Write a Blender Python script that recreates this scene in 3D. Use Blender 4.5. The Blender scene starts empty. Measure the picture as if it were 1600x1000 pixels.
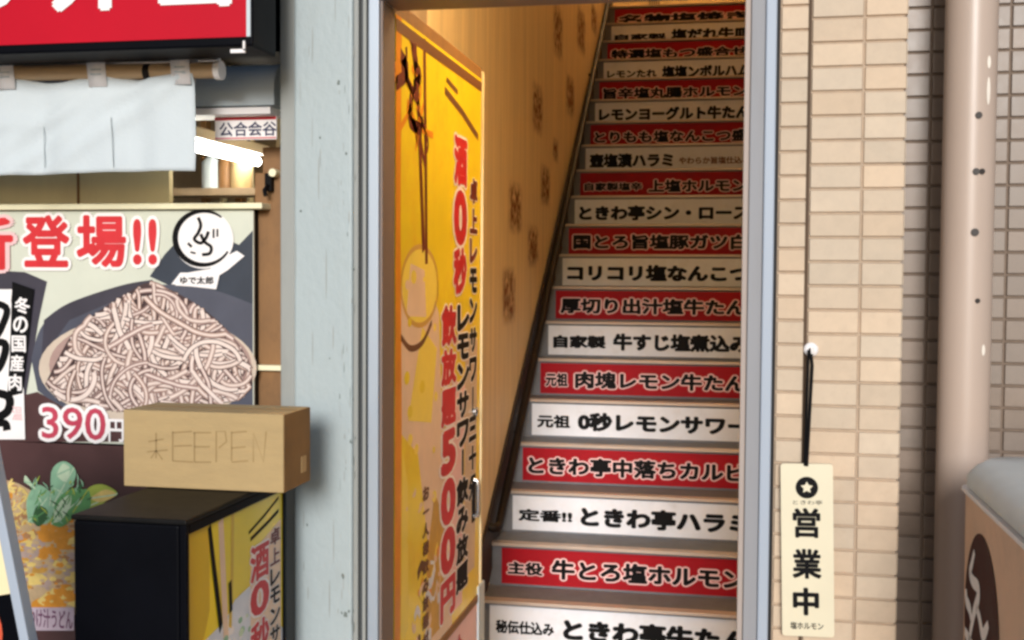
import bpy, bmesh, math, random
from mathutils import Vector, Matrix
random.seed(7)
scene = bpy.context.scene
COL = scene.collection

# ------------------------------------------------------------------ camera
EYE = 1.47
F = 1800.0
YAW, PITCH, ROLL = .1935, -.0395, .0065
def cam_axes():
    cy, sy = math.cos(YAW), math.sin(YAW)
    f = Vector((-sy*math.cos(PITCH), cy*math.cos(PITCH), math.sin(PITCH)))
    r = Vector((cy, sy, 0)); u = r.cross(f)
    c, s = math.cos(ROLL), math.sin(ROLL)
    return c*r + s*u, -s*r + c*u, f
CR, CU, CF = cam_axes()
cam = bpy.data.cameras.new('camera'); cam.lens = 36*F/1600; cam.sensor_width = 36
cam.clip_start = .05; cam.clip_end = 500
co = bpy.data.objects.new('camera', cam); COL.objects.link(co)
m = Matrix((CR, CU, -CF)).transposed().to_4x4(); m.translation = (0, 0, EYE)
co.matrix_world = m
scene.camera = co
# ------------------------------------------------------------------ sky, sun, exposure
SUN_EL, SUN_ROT = math.radians(16), math.radians(174)
w = bpy.data.worlds.new('World'); scene.world = w; w.use_nodes = True
nt = w.node_tree; bg = nt.nodes['Background']
sky = nt.nodes.new('ShaderNodeTexSky'); sky.sky_type = 'NISHITA'; sky.sun_disc = False
sky.sun_elevation = SUN_EL; sky.sun_rotation = SUN_ROT; sky.air_density = 1.0; sky.dust_density = 1.0; sky.ozone_density = 2.0
nt.links.new(sky.outputs[0], bg.inputs[0]); bg.inputs[1].default_value = .08
sl = bpy.data.lights.new('sun', 'SUN'); sl.energy = 2.75; sl.angle = math.radians(17); sl.color = (1, .99, .975)
so = bpy.data.objects.new('sun', sl); COL.objects.link(so)
sd = Vector((math.sin(SUN_ROT)*math.cos(SUN_EL), math.cos(SUN_ROT)*math.cos(SUN_EL), math.sin(SUN_EL)))
so.rotation_euler = (-sd).to_track_quat('-Z', 'Y').to_euler(); so.location = sd*20
scene.view_settings.view_transform = 'Standard'; scene.view_settings.look = 'None'
scene.view_settings.exposure = .15; scene.view_settings.gamma = 1
scene.render.engine = 'CYCLES'
scene.cycles.filter_width = 2.8
scene.cycles.max_bounces = 8

# ------------------------------------------------------------------ helpers
def ray(x, y): return CR*((x-800)/F) - CU*((y-500)/F) + CF
def P(x, y, Y):
    d = ray(x, y); return d*(Y/d.y) + Vector((0, 0, EYE))
def PX(x, y, X):
    d = ray(x, y); return d*(X/d.x) + Vector((0, 0, EYE))
def PZ(x, y, Z):
    d = ray(x, y); return d*((Z-EYE)/d.z) + Vector((0, 0, EYE))

def lin(c):
    return tuple((v/255/12.92 if v/255 <= .04045 else ((v/255+.055)/1.055)**2.4) for v in c)

MATS = {}
def mat(name, rgb, rough=.6, metal=0., amt=.12, scale=6., stretch=(1, 1, 1), bump=0., bscale=60., dirt=0., dirtcol=(90, 80, 70),
        emit=None, estr=0., coat=0., attr=None, spec=.5, trans=0.):
    mt = bpy.data.materials.new(name); mt.use_nodes = True
    n = mt.node_tree; b = n.nodes['Principled BSDF']
    col = lin(rgb)
    b.inputs['Roughness'].default_value = rough; b.inputs['Metallic'].default_value = metal
    b.inputs['Specular IOR Level'].default_value = spec
    if coat: b.inputs['Coat Weight'].default_value = coat; b.inputs['Coat Roughness'].default_value = .15
    if trans: b.inputs['Transmission Weight'].default_value = trans
    tc = n.nodes.new('ShaderNodeTexCoord'); mp = n.nodes.new('ShaderNodeMapping')
    mp.inputs['Scale'].default_value = stretch
    n.links.new(tc.outputs['Object'], mp.inputs['Vector'])
    nz = n.nodes.new('ShaderNodeTexNoise'); nz.inputs['Scale'].default_value = scale; nz.inputs['Detail'].default_value = 6
    nz.inputs['Roughness'].default_value = .6
    n.links.new(mp.outputs[0], nz.inputs['Vector'])
    mr = n.nodes.new('ShaderNodeMapRange'); mr.inputs[1].default_value = .25; mr.inputs[2].default_value = .75
    mr.inputs[3].default_value = 1-amt; mr.inputs[4].default_value = 1+amt
    n.links.new(nz.outputs[0], mr.inputs[0])
    mx = n.nodes.new('ShaderNodeMix'); mx.data_type = 'RGBA'; mx.blend_type = 'MULTIPLY'; mx.inputs[0].default_value = 1
    mx.inputs[6].default_value = (*col, 1)
    n.links.new(mr.outputs[0], mx.inputs[7])
    out = mx.outputs[2]
    if attr:
        at = n.nodes.new('ShaderNodeAttribute'); at.attribute_name = attr
        m2 = n.nodes.new('ShaderNodeMix'); m2.data_type = 'RGBA'; m2.blend_type = 'MULTIPLY'; m2.inputs[0].default_value = 1
        n.links.new(out, m2.inputs[6]); n.links.new(at.outputs['Color'], m2.inputs[7]); out = m2.outputs[2]
    if dirt:
        nd = n.nodes.new('ShaderNodeTexNoise'); nd.inputs['Scale'].default_value = scale*1.7; nd.inputs['Detail'].default_value = 8
        nd.inputs['Roughness'].default_value = .7
        n.links.new(mp.outputs[0], nd.inputs['Vector'])
        r2 = n.nodes.new('ShaderNodeMapRange'); r2.inputs[1].default_value = .52; r2.inputs[2].default_value = .75; r2.inputs[4].default_value = dirt
        n.links.new(nd.outputs[0], r2.inputs[0])
        m3 = n.nodes.new('ShaderNodeMix'); m3.data_type = 'RGBA'
        n.links.new(r2.outputs[0], m3.inputs[0]); n.links.new(out, m3.inputs[6]); m3.inputs[7].default_value = (*lin(dirtcol), 1); out = m3.outputs[2]
    n.links.new(out, b.inputs['Base Color'])
    rr = n.nodes.new('ShaderNodeMapRange'); rr.inputs[3].default_value = max(.03, rough-.1); rr.inputs[4].default_value = min(1, rough+.1)
    n.links.new(nz.outputs[0], rr.inputs[0]); n.links.new(rr.outputs[0], b.inputs['Roughness'])
    if bump:
        nb = n.nodes.new('ShaderNodeTexNoise'); nb.inputs['Scale'].default_value = bscale; nb.inputs['Detail'].default_value = 4
        n.links.new(mp.outputs[0], nb.inputs['Vector'])
        bp = n.nodes.new('ShaderNodeBump'); bp.inputs['Strength'].default_value = bump; bp.inputs['Distance'].default_value = .01
        n.links.new(nb.outputs[0], bp.inputs['Height']); n.links.new(bp.outputs[0], b.inputs['Normal'])
    if emit:
        b.inputs['Emission Color'].default_value = (*lin(emit), 1); b.inputs['Emission Strength'].default_value = estr
    MATS[name] = mt
    return mt

class MB:
    """collects shapes, builds ONE mesh object"""
    def __init__(s): s.v = []; s.f = []; s.m = []; s.mats = []; s.sm = []; s.col = None
    def mi(s, mt):
        if mt not in s.mats: s.mats.append(mt)
        return s.mats.index(mt)
    def face(s, pts, mt, smooth=False):
        i = len(s.v); s.v += [tuple(p) for p in pts]; s.f.append(tuple(range(i, i+len(pts)))); s.m.append(s.mi(mt)); s.sm.append(smooth)
    def add(s, vs, fs, mt, smooth=False):
        i = len(s.v); s.v += [tuple(p) for p in vs]; k = s.mi(mt)
        for f in fs: s.f.append(tuple(a+i for a in f)); s.m.append(k); s.sm.append(smooth)
    def box(s, x0, x1, y0, y1, z0, z1, mt):
        x0, x1 = sorted((x0, x1)); y0, y1 = sorted((y0, y1)); z0, z1 = sorted((z0, z1))
        v = [(x0,y0,z0),(x1,y0,z0),(x1,y1,z0),(x0,y1,z0),(x0,y0,z1),(x1,y0,z1),(x1,y1,z1),(x0,y1,z1)]
        s.add(v, [(0,3,2,1),(4,5,6,7),(0,1,5,4),(1,2,6,5),(2,3,7,6),(3,0,4,7)], mt)
    def hexa(s, lo, hi, mt):
        """prism between two equal rings of points"""
        k = len(lo); v = list(lo)+list(hi)
        f = [tuple(range(k-1, -1, -1)), tuple(range(k, 2*k))] + [(i, (i+1) % k, k+(i+1) % k, k+i) for i in range(k)]
        s.add(v, f, mt)
    def tube(s, pts, r, mt, seg=12, cap=True):
        pts = [Vector(p) for p in pts]; rings = []
        n = len(pts); rs = r if isinstance(r, (list, tuple)) else [r]*n
        up = None
        for i, p in enumerate(pts):
            t = (pts[min(i+1, n-1)]-pts[max(i-1, 0)]).normalized()
            if up is None:
                up = Vector((0, 0, 1)) if abs(t.z) < .9 else Vector((1, 0, 0))
            a = t.cross(up).normalized(); b = a.cross(t).normalized(); up = b
            rings.append([p + rs[i]*(math.cos(2*math.pi*j/seg)*a + math.sin(2*math.pi*j/seg)*b) for j in range(seg)])
        v = [q for g in rings for q in g]; f = []
        for i in range(n-1):
            for j in range(seg):
                k = (j+1) % seg; f.append((i*seg+j, i*seg+k, (i+1)*seg+k, (i+1)*seg+j))
        s.add(v, f, mt, True)
        if cap:
            s.add(rings[0], [tuple(range(seg))], mt); s.add(rings[-1], [tuple(range(seg-1, -1, -1))], mt)
    def text(s, body, M, w, h, mt, bold=.02, outline=None, omt=None, lift=.0008, keep=False, res=3):
        """text squeezed into a w x h box centred on M (local x = reading direction, y = up, z = towards reader)"""
        c = bpy.data.curves.new('t', 'FONT'); c.body = body; c.size = 1; c.resolution_u = res
        o = bpy.data.objects.new('t', c); me = bpy.data.meshes.new_from_object(o)
        vs = [v.co.copy() for v in me.vertices]; fs = [tuple(p.vertices) for p in me.polygons]
        bpy.data.objects.remove(o); bpy.data.curves.remove(c); bpy.data.meshes.remove(me)
        if not vs: return
        x0, x1 = min(v.x for v in vs), max(v.x for v in vs); y0, y1 = min(v.y for v in vs), max(v.y for v in vs)
        sx, sy = w/(x1-x0+2*bold), h/(y1-y0+2*bold)
        if keep: sx = sy = min(sx, sy)
        cx, cy = (x0+x1)/2, (y0+y1)/2
        def put(r, k, z0, mt_):
            for i in range(k):
                dx, dy = (r*math.cos(2*math.pi*i/k+.4), r*math.sin(2*math.pi*i/k+.4)) if k > 1 else (0, 0)
                s.add([M @ Vector(((v.x-cx+dx)*sx, (v.y-cy+dy)*sy, z0+i*1.2e-5)) for v in vs], fs, mt_)
        if outline: put(bold+outline, 12, lift*.35, omt)
        put(bold, 8 if bold else 1, lift, mt)
    def build(s, name, parent=None, bevel=0., seg=2, auto=False):
        me = bpy.data.meshes.new(name); me.from_pydata(s.v, [], s.f)
        for mt in s.mats: me.materials.append(mt)
        me.polygons.foreach_set('material_index', s.m); me.polygons.foreach_set('use_smooth', s.sm)
        if s.col:
            a = me.attributes.new('rnd', 'FLOAT_COLOR', 'FACE')
            for i, c in enumerate(s.col): a.data[i].color = (*c, 1)
        me.update()
        o = bpy.data.objects.new(name, me); COL.objects.link(o)
        if parent: o.parent = parent; o.matrix_parent_inverse = Matrix.Translation(parent.location).inverted()
        if bevel:
            bv = o.modifiers.new('bevel', 'BEVEL'); bv.width = bevel; bv.segments = seg; bv.limit_method = 'ANGLE'; bv.angle_limit = math.radians(50)
            bv.harden_normals = False
        return o

def tag(o, label=None, cat=None, group=None, kind=None):
    if label: o['label'] = label
    if cat: o['category'] = cat
    if group: o['group'] = group
    if kind: o['kind'] = kind
    return o
def thing(name, label, cat, loc=(0, 0, 0), group=None):
    o = bpy.data.objects.new(name, None); COL.objects.link(o); o.location = loc; o.empty_display_size = .1
    return tag(o, label, cat, group)
def frameM(o, x, y):
    """matrix with local axes x, y, x cross y at origin o"""
    x = Vector(x).normalized(); y = Vector(y).normalized(); z = x.cross(y)
    mm = Matrix((x, y, z)).transposed().to_4x4(); mm.translation = o
    return mm
def front(x, y, z): return frameM((x, y, z), (1, 0, 0), (0, 0, 1))      # faces the street (-Y)
def sideM(x, y, z): return frameM((x, y, z), (0, 1, 0), (0, 0, 1))      # faces +X
def rib(mb, pts, w, lift, mt, fn):
    """flat printed stroke through 2D points; fn maps (x, y, lift) to the sheet"""
    n = len(pts); L = []; R_ = []
    for i, (x, y) in enumerate(pts):
        a = pts[max(i-1, 0)]; b = pts[min(i+1, n-1)]
        dx, dy = b[0]-a[0], b[1]-a[1]; d = math.hypot(dx, dy) or 1
        ww = w[i] if isinstance(w, (list, tuple)) else w
        L.append(fn(x-dy/d*ww/2, y+dx/d*ww/2, lift)); R_.append(fn(x+dy/d*ww/2, y-dx/d*ww/2, lift))
    mb.add(L+R_, [(i, i+1, n+i+1, n+i) for i in range(n-1)], mt)
def ell(cx, cy, rx, ry, n=40, a0=0, a1=2*math.pi):
    return [(cx+rx*math.cos(a0+(a1-a0)*i/n), cy+ry*math.sin(a0+(a1-a0)*i/n)) for i in range(n)]

YF = 2.35                                   # street face of the building
# ------------------------------------------------------------------ materials
M_tile = mat('beige_tile', (202, 181, 157), .62, amt=.07, scale=30, attr='rnd', dirt=.16, dirtcol=(160, 132, 108), spec=.3)
M_grout = mat('tile_grout', (176, 156, 136), .95, amt=.15, scale=40)
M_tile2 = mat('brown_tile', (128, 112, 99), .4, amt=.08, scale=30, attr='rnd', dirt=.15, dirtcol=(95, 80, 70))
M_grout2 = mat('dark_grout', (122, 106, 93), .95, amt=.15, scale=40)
M_seal = mat('brown_sealant', (82, 62, 44), .8)
M_black = mat('black_gap', (14, 13, 14), .7)
M_pillar = mat('pale_blue_paint', (167, 178, 180), .5, amt=.04, scale=4, stretch=(1, 1, .6), bump=.12, bscale=90, dirt=.35, dirtcol=(152, 156, 152))
M_pillar2 = mat('grey_paint', (150, 152, 148), .55, amt=.1, scale=5, stretch=(1, 1, .2), dirt=.5, dirtcol=(120, 122, 116))
M_alu = mat('blue_grey_aluminium', (172, 182, 194), .38, .35, amt=.06, scale=8, stretch=(1, 1, .1))
M_alu_w = mat('white_aluminium', (164, 174, 188), .55, .0, amt=.05, scale=8, stretch=(1, 1, .1))
M_alu_m = mat('matt_grey_aluminium', (150, 150, 154), .65, .0, amt=.08, scale=8, stretch=(1, 1, .1), spec=.25, dirt=.3, dirtcol=(132, 126, 120))
M_jamb = mat('brown_grey_jamb', (128, 112, 104), .5, .1, amt=.1, scale=9, stretch=(1, 1, .1))
M_jambw = mat('pale_grey_jamb', (172, 158, 150), .7, amt=.1, scale=9, stretch=(1, 1, .1))
M_dkgrey = mat('dark_grey_seal', (66, 70, 74), .6)
M_wood = mat('light_plywood', (238, 214, 166), .55, amt=.2, scale=7, stretch=(1, 3, .15), bump=.1, dirt=.25, dirtcol=(214, 178, 128))
M_stain = None
M_concrete = mat('grey_stair_tread', (112, 115, 122), .7, amt=.15, scale=18, bump=.2, dirt=.3)
M_stairside = mat('dark_stair_side', (44, 32, 28), .7)
M_nose = mat('stair_nosing_metal', (190, 174, 162), .42, .35, amt=.06, scale=8)
M_red = mat('sign_red', (158, 10, 26), .6, amt=.1, scale=9, spec=.2, dirt=.15, dirtcol=(120, 20, 26))
M_white = mat('sign_white', (224, 227, 236), .6, amt=.06, scale=9, dirt=.28, dirtcol=(180, 175, 170))
M_ink = mat('black_ink', (7, 6, 8), .6, spec=.15)
M_outl = mat('pale_pink_outline', (236, 196, 196), .5)
M_rail = mat('dark_brown_rail', (22, 13, 9), .55, spec=.3)
M_yellow = mat('poster_yellow', (252, 222, 32), .4, amt=.12, scale=3, coat=.3, dirt=.6, dirtcol=(240, 176, 40))
M_yellow2 = mat('poster_pale_yellow', (248, 222, 92), .4, amt=.08, scale=9)
M_pinkp = mat('poster_pale_pink', (236, 206, 176), .4, amt=.08, scale=12)
M_orangep = mat('poster_orange', (234, 146, 30), .4, amt=.12, scale=12)
M_dred = mat('poster_dark_red', (104, 24, 16), .5, amt=.15, scale=20)
M_redtx = mat('lettering_red', (196, 28, 42), .45)
M_wtx = mat('lettering_white', (242, 236, 234), .45, amt=.03)
M_cream = mat('cream_edge', (238, 222, 178), .5, amt=.05)
M_handle = mat('bright_steel', (210, 210, 212), .25, .9)
M_cardboard = mat('cardboard', (176, 150, 106), .8, amt=.08, scale=14, stretch=(1, 1, 4), bump=.12, bscale=120, dirt=.15, dirtcol=(165, 135, 90))
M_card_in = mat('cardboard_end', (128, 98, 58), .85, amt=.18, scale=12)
M_pencil = mat('faint_pencil', (154, 128, 86), .9)
M_navy = mat('navy_black_case', (4, 5, 11), .5, amt=.3, scale=6, dirt=.1, dirtcol=(16, 17, 22), spec=.07)
M_navytop = mat('scuffed_black_top', (13, 12, 12), .55, spec=.15, amt=.3, scale=9, dirt=.35, dirtcol=(46, 42, 34))
M_shopred = mat('shop_sign_red', (186, 10, 36), .5, amt=.08, scale=3, spec=.15)
M_pinkred = mat('faded_shop_sign_red', (228, 84, 94), .35, amt=.08, scale=3, coat=.3)
M_cloth = mat('white_cloth', (200, 208, 212), .9, amt=.05, scale=5, bump=.1, bscale=200)
M_seam = mat('cloth_seam', (186, 194, 196), .9)
M_bamboo = mat('brown_pole', (190, 158, 120), .55, amt=.15, scale=10, stretch=(.2, 1, 1))
M_beige = mat('beige_panel', (240, 230, 192), .6, amt=.08, scale=4, stretch=(2, 1, .6), dirt=.3, dirtcol=(214, 198, 156))
M_creamstrip = mat('cream_strip', (240, 232, 196), .5)
M_brownwood = mat('brown_post_wood', (134, 96, 56), .6, amt=.25, scale=14, stretch=(1, 1, .5), dirt=.5, dirtcol=(92, 62, 34))
M_inwall = mat('brown_shop_wall', (158, 136, 110), .7, amt=.25, scale=6, stretch=(1.5, 1, .5))
M_casing = mat('grey_shutter_casing', (192, 202, 208), .5, 0., amt=.1, scale=5, stretch=(.3, 1, 1))
M_plate = mat('ivory_plate', (222, 212, 184), .5, amt=.03, scale=8)
M_pipe = mat('beige_pipe_paint', (184, 164, 150), .38, amt=.05, scale=8, stretch=(1, 1, .2), dirt=.1, dirtcol=(160, 138, 122))
M_lid = mat('pale_grey_green_lid', (216, 222, 221), .5, amt=.08, scale=9, bump=.05)
M_bin = mat('tan_bin_body', (224, 182, 150), .5, amt=.07, scale=6, dirt=.2, dirtcol=(140, 104, 84))
M_maroon = mat('maroon_emblem', (62, 14, 16), .6, amt=.15, scale=14, spec=.12)
M_asphalt = mat('asphalt', (66, 66, 68), .9, amt=.2, scale=30, bump=.3)
M_pave = mat('pavement_grey', (172, 168, 162), .85, amt=.15, scale=14, bump=.2)
M_ceil = mat('stairwell_ceiling', (216, 190, 150), .7)
M_roof = mat('facade_grey', (150, 150, 146), .7)
M_lampw = mat('warm_lamp_glass', (255, 200, 130), .4, emit=(255, 178, 92), estr=14)
M_tube = mat('lit_tube', (250, 250, 245), .3, emit=(255, 252, 240), estr=26)

# ------------------------------------------------------------------ ground
g = MB(); g.face([(-60, -60, -.13), (60, -60, -.13), (60, 60, -.13), (-60, 60, -.13)], M_asphalt)
tag(g.build('ground'), kind='structure')
g = MB(); g.box(-12, 12, -1.6, 10.9, -.129, 0, M_pave); tag(g.build('pavement', bevel=.01), kind='structure')

# ------------------------------------------------------------------ tiled walls on the right
def tiles(mb, x0, x1, z0, z1, tw, th, gap, y, mt, zoff=0., depth=.006, cut=0., axis='x'):
    z = z0 + zoff - th
    while z < z1:
        x = x0
        while x < x1-.004:
            tw_ = cut if cut and x == x0 else tw
            xa, xb = x+gap/2, min(x+tw_, x1)-gap/2
            za, zb = max(z+gap/2, z0), min(z+th-gap/2, z1)
            if zb-za > .004 and xb-xa > .004:
                b = .0018
                k = random.uniform(.92, 1.07); wv = random.uniform(-.035, .035); c = (k*(1+wv), k, k*(1-wv))
                n0 = len(mb.f)
                if axis == 'x':
                    ring = [(xa, y, za), (xb, y, za), (xb, y, zb), (xa, y, zb)]
                    top = [(xa+b, y-depth, za+b), (xb-b, y-depth, za+b), (xb-b, y-depth, zb-b), (xa+b, y-depth, zb-b)]
                else:
                    ring = [(y, xa, za), (y, xb, za), (y, xb, zb), (y, xa, zb)]
                    top = [(y+depth, xa+b, za+b), (y+depth, xb-b, za+b), (y+depth, xb-b, zb-b), (y+depth, xa+b, zb-b)]
                mb.add(ring+top, [(4, 5, 6, 7), (0, 1, 5, 4), (1, 2, 6, 5), (2, 3, 7, 6), (3, 0, 4, 7)], mt)
                mb.col += [c]*(len(mb.f)-n0)
            x += tw_
        z += th
def wallbox(mb, *a):
    n0 = len(mb.f); mb.box(*a); mb.col += [(1, 1, 1)]*(len(mb.f)-n0)
XJ = P(1211, 500, YF).x; XS = P(1259, 500, YF).x; XE = P(1411, 500, YF).x
XG = P(1343, 500, YF).x
TW = XE-XG; TH = .0476
zg = P(1345, 485, YF).z
wl = MB(); wl.col = []
wallbox(wl, XJ+.002, XE-.006, YF+.006, 2.95, 0, 4.2, M_grout)
zo = zg % TH
tiles(wl, XS+.002, XE, 0, 4.2, TW, TH, .0032, YF+.006, M_tile, zo, cut=XG-XS-.002, depth=.0055)
# half-offset strip beside the joint
tiles(wl, XJ+.002, XS-.001, 0, 4.2, .2, TH, .0032, YF+.006, M_tile, zo+TH*.55)
tiles(wl, YF+.006, 2.95, 0, 4.2, TW, TH, .0045, XE-.006, M_tile, zo, axis='y')
wallbox(wl, XS-.0035, XS+.0025, YF+.001, YF+.0065, 0, 4.2, M_seal)
tag(wl.build('tiled_wall'), 'beige tiled wall face right of the stair doorway, behind the hanging wooden plate', 'wall')
YR = YF+.32
wr = MB(); wr.col = []
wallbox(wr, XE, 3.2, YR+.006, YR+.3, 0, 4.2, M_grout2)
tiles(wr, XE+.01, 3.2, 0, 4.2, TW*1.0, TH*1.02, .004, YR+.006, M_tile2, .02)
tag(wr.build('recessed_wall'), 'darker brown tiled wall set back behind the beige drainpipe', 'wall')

# drainpipe
pc = P(1508, 500, YF+.17); pr = (P(1552, 500, YF+.17).x-P(1470, 500, YF+.17).x)/2
t = thing('drainpipe', 'thick beige painted drainpipe running up the recessed brown tiled wall', 'drainpipe', (pc.x, YF+.17, 0))
b = MB(); b.tube([(pc.x, YF+.17, 0), (pc.x, YF+.17, 4.2)], pr, M_pipe, 40); b.build('pipe', t)
def on_pipe(x, y):
    d = ray(x, y); o = Vector((0, 0, EYE)); ox, oy = -pc.x, -(YF+.17)
    A = d.x**2+d.y**2; B = 2*(d.x*ox+d.y*oy); C = ox*ox+oy*oy-pr*pr
    tt = (-B-math.sqrt(max(0, B*B-4*A*C)))/(2*A); q = o+d*tt; n = Vector((q.x-pc.x, q.y-YF-.17, 0)).normalized()
    return q, n
M_scr = mat('dark_screw', (46, 38, 34), .5); M_glint = mat('white_painted_glint', (236, 226, 212), .5)
for (x, y, r) in ((1529, 180, .007), (1525, 268, .007), (1534, 268, .006), (1523, 363, .008), (1527, 470, .005)):
    q, n = on_pipe(x, y); b = MB(); b.tube([q-n*.002, q+n*.003], r, M_scr, 10); b.build('screw', t)
for (x, y, h) in ((1545, 97, 10), (1544, 142, 22), (1536, 547, 9)):  # small pale ovals painted on as highlights of the pipe
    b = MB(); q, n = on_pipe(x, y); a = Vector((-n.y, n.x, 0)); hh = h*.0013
    b.add([q+n*.001+a*.0045*math.cos(k*math.pi/6)+Vector((0, 0, hh*math.sin(k*math.pi/6))) for k in range(12)], [tuple(range(12))], M_glint); b.build('painted_glint', t)
for z in (.5, 2.75):
    b = MB(); b.tube([(pc.x, YF+.17, z-.02), (pc.x, YF+.17, z+.02)], pr+.004, M_pipe, 32)
    b.box(pc.x-.02, pc.x+.02, YF+.17+pr, YR+.004, z-.015, z+.015, M_pipe); b.build('bracket', t)

# tan bin with pale lid
XB = .412; BY0, BY1 = 1.5, PX(1502, 850, .412).y+.016
ZL = PX(1512, 762, .412).z
t = thing('storage_bin', 'tan bin with pale grey lid and maroon oval emblem standing before the drainpipe', 'bin', (XB+.3, 1.9, 0))
def rrect(x0, x1, y0, y1, r, n=8):
    pts = []
    for cx, cy, a in ((x1-r, y1-r, 0), (x0+r, y1-r, 90), (x0+r, y0+r, 180), (x1-r, y0+r, 270)):
        for i in range(n+1):
            aa = math.radians(a+90*i/n); pts.append((cx+r*math.cos(aa), cy+r*math.sin(aa)))
    return pts
def loft(mb, levels, mt, cap=True):
    rings = []
    for (x0, x1, y0, y1, r, z) in levels: rings.append([(x, y, z) for x, y in rrect(x0, x1, y0, y1, r)])
    k = len(rings[0]); v = [p for g_ in rings for p in g_]
    f = [(i*k+j, i*k+(j+1) % k, (i+1)*k+(j+1) % k, (i+1)*k+j) for i in range(len(rings)-1) for j in range(k)]
    mb.add(v, f, mt, True)
    if cap: mb.add(rings[0], [tuple(range(k-1, -1, -1))], mt, False); mb.add(rings[-1], [tuple(range(k))], mt, True)
X1 = XB+.6
b = MB(); loft(b, [(XB+.03, X1-.03, BY0+.03, BY1-.03, .05, 0.005), (XB+.004, X1, BY0, BY1, .05, .5), (XB, X1, BY0, BY1, .05, ZL-.012)], M_bin); b.build('body', t)
b = MB(); loft(b, [(XB-.003, X1+.003, BY0-.003, BY1+.003, .043, ZL-.012), (XB-.006, X1+.006, BY0-.006, BY1+.006, .045, ZL-.008), (XB-.004, X1+.004, BY0-.004, BY1+.004, .043, ZL-.003)], M_wtx); b.build('rim', t)
b = MB(); e = .006
loft(b, [(XB+.006, X1-.006, BY0+.006, BY1-.006, .04, ZL-.003), (XB-e, X1+e, BY0-e, BY1+e, .1, ZL+.008), (XB-e, X1+e, BY0-e, BY1+e, .105, ZL+.026),
         (XB+.004, X1-.004, BY0+.004, BY1-.004, .11, ZL+.043), (XB+.03, X1-.03, BY0+.03, BY1-.03, .06, ZL+.054), (XB+.09, X1-.09, BY0+.09, BY1-.09, .08, ZL+.06)], M_lid)
b.build('lid', t)
b = MB()
fn = lambda x, y, l: (XB+.0015-l+ (.5+ .072-y)*0, x, y)
def emb(x, y, l):    # the body leans a touch; follow its side
    zz = max(0, (ZL-.012-y)/(ZL-.012-.5)); return (XB+.004*zz-.0012-l, x, y)
def sm(pts, n=6):
    out = []
    for i in range(len(pts)-1):
        p0, p1, p2, p3 = pts[max(i-1, 0)], pts[i], pts[i+1], pts[min(i+2, len(pts)-1)]
        for k in range(n):
            u = k/n
            out.append(tuple(.5*((2*p1[j])+(-p0[j]+p2[j])*u+(2*p0[j]-5*p1[j]+4*p2[j]-p3[j])*u*u+(-p0[j]+3*p1[j]-3*p2[j]+p3[j])*u**3) for j in (0, 1)))
    return out+[pts[-1]]
def px2(x, y):
    q = PX(x, y, XB); return (q.y, q.z)
e_r, e_l, e_t = px2(1561, 990), px2(1506, 985), px2(1531, 832)
ocy, ocz = (e_r[0]+e_l[0])/2, (e_r[1]+e_l[1])/2
b.add([emb(x, y, 0) for x, y in ell(ocy, ocz, abs(e_l[0]-e_r[0])/2, e_t[1]-ocz, 48)], [tuple(range(48))], M_maroon)
for pts, wd in (([(1524, 862), (1520, 880), (1517, 895), (1521, 908), (1529, 918), (1529, 935), (1524, 952), (1520, 970), (1516, 992), (1512, 1015)], .02),
                ([(1510, 920), (1511, 938), (1516, 952), (1518, 968)], .02),
                ([(1526, 948), (1531, 965), (1536, 992), (1541, 985), (1545, 975)], .02),
                ([(1508, 985), (1514, 1000), (1522, 1016), (1534, 1010)], .022)):
    q = sm([px2(*p) for p in pts]); n = len(q)
    rib(b, q, [wd*(.6+.6*math.sin(math.pi*(i+1)/(n+1))) for i in range(n)], .001, M_wtx, emb)
b.build('emblem', t)

# ------------------------------------------------------------------ hanging plate, hook, cord
hk = P(1268, 547, YF-.02)
t = thing('wall_hook', 'round white hook on the beige tiles holding the plate cord', 'hook', (hk.x, YF, hk.z))
b = MB(); b.tube([(hk.x, YF, hk.z), (hk.x, YF-.006, hk.z), (hk.x, YF-.008, hk.z)], [.014, .014, .008], M_wtx, 20)
b.tube([(hk.x, YF-.004, hk.z-.004), (hk.x, YF-.02, hk.z-.01), (hk.x, YF-.03, hk.z-.004), (hk.x, YF-.03, hk.z+.006)], .0045, M_wtx, 10); b.build('hook_body', t)
YP_ = YF-.026
c0 = P(1262, 860, YP_)
t = thing('open_plate', 'narrow ivory plate with vertical black characters hanging by a cord on the beige tiles', 'sign', (c0.x, YP_, c0.z))
A, B_, C_, D_ = P(1226, 723, YP_), P(1308, 724, YP_), P(1297, 1000, YP_), P(1216, 991, YP_)
ax = (B_-A).normalized(); ay = (A-D_).normalized(); pw = (B_-A).length; ph = (A-D_).length
cen = (A+B_+C_+D_)/4; PM = frameM(cen, ax, (ay-ax*ay.dot(ax)))
b = MB()
ring = rrect(-pw/2, pw/2, -ph/2, ph/2, .006, 4)
b.hexa([PM @ Vector((x, y, -.008)) for x, y in ring], [PM @ Vector((x, y, 0)) for x, y in ring], M_plate)
pk = ph/270
def at(px, py): return PM @ Matrix.Translation(((px)*pk, (py)*pk, .0004))
b.add([at(0, 98) @ Vector((17*pk*math.cos(i*math.pi/16), 17*pk*math.sin(i*math.pi/16), .0004)) for i in range(32)], [tuple(range(32))], M_ink)
st = []
for i in range(10):
    r_ = (9.5 if i % 2 == 0 else 5)*pk; a_ = math.pi/2+i*math.pi/5; st.append(at(0, 98) @ Vector((r_*math.cos(a_), r_*math.sin(a_), .0008)))
b.add(st, [tuple(range(10))], M_plate)
b.text('ときわ亭', at(1, 75), 44*pk, 7*pk, M_ink, 0)
b.text('営', at(-1, 43), 42*pk, 47*pk, M_ink, .035)
b.text('業', at(-1, -21), 44*pk, 47*pk, M_ink, .035)
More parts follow.
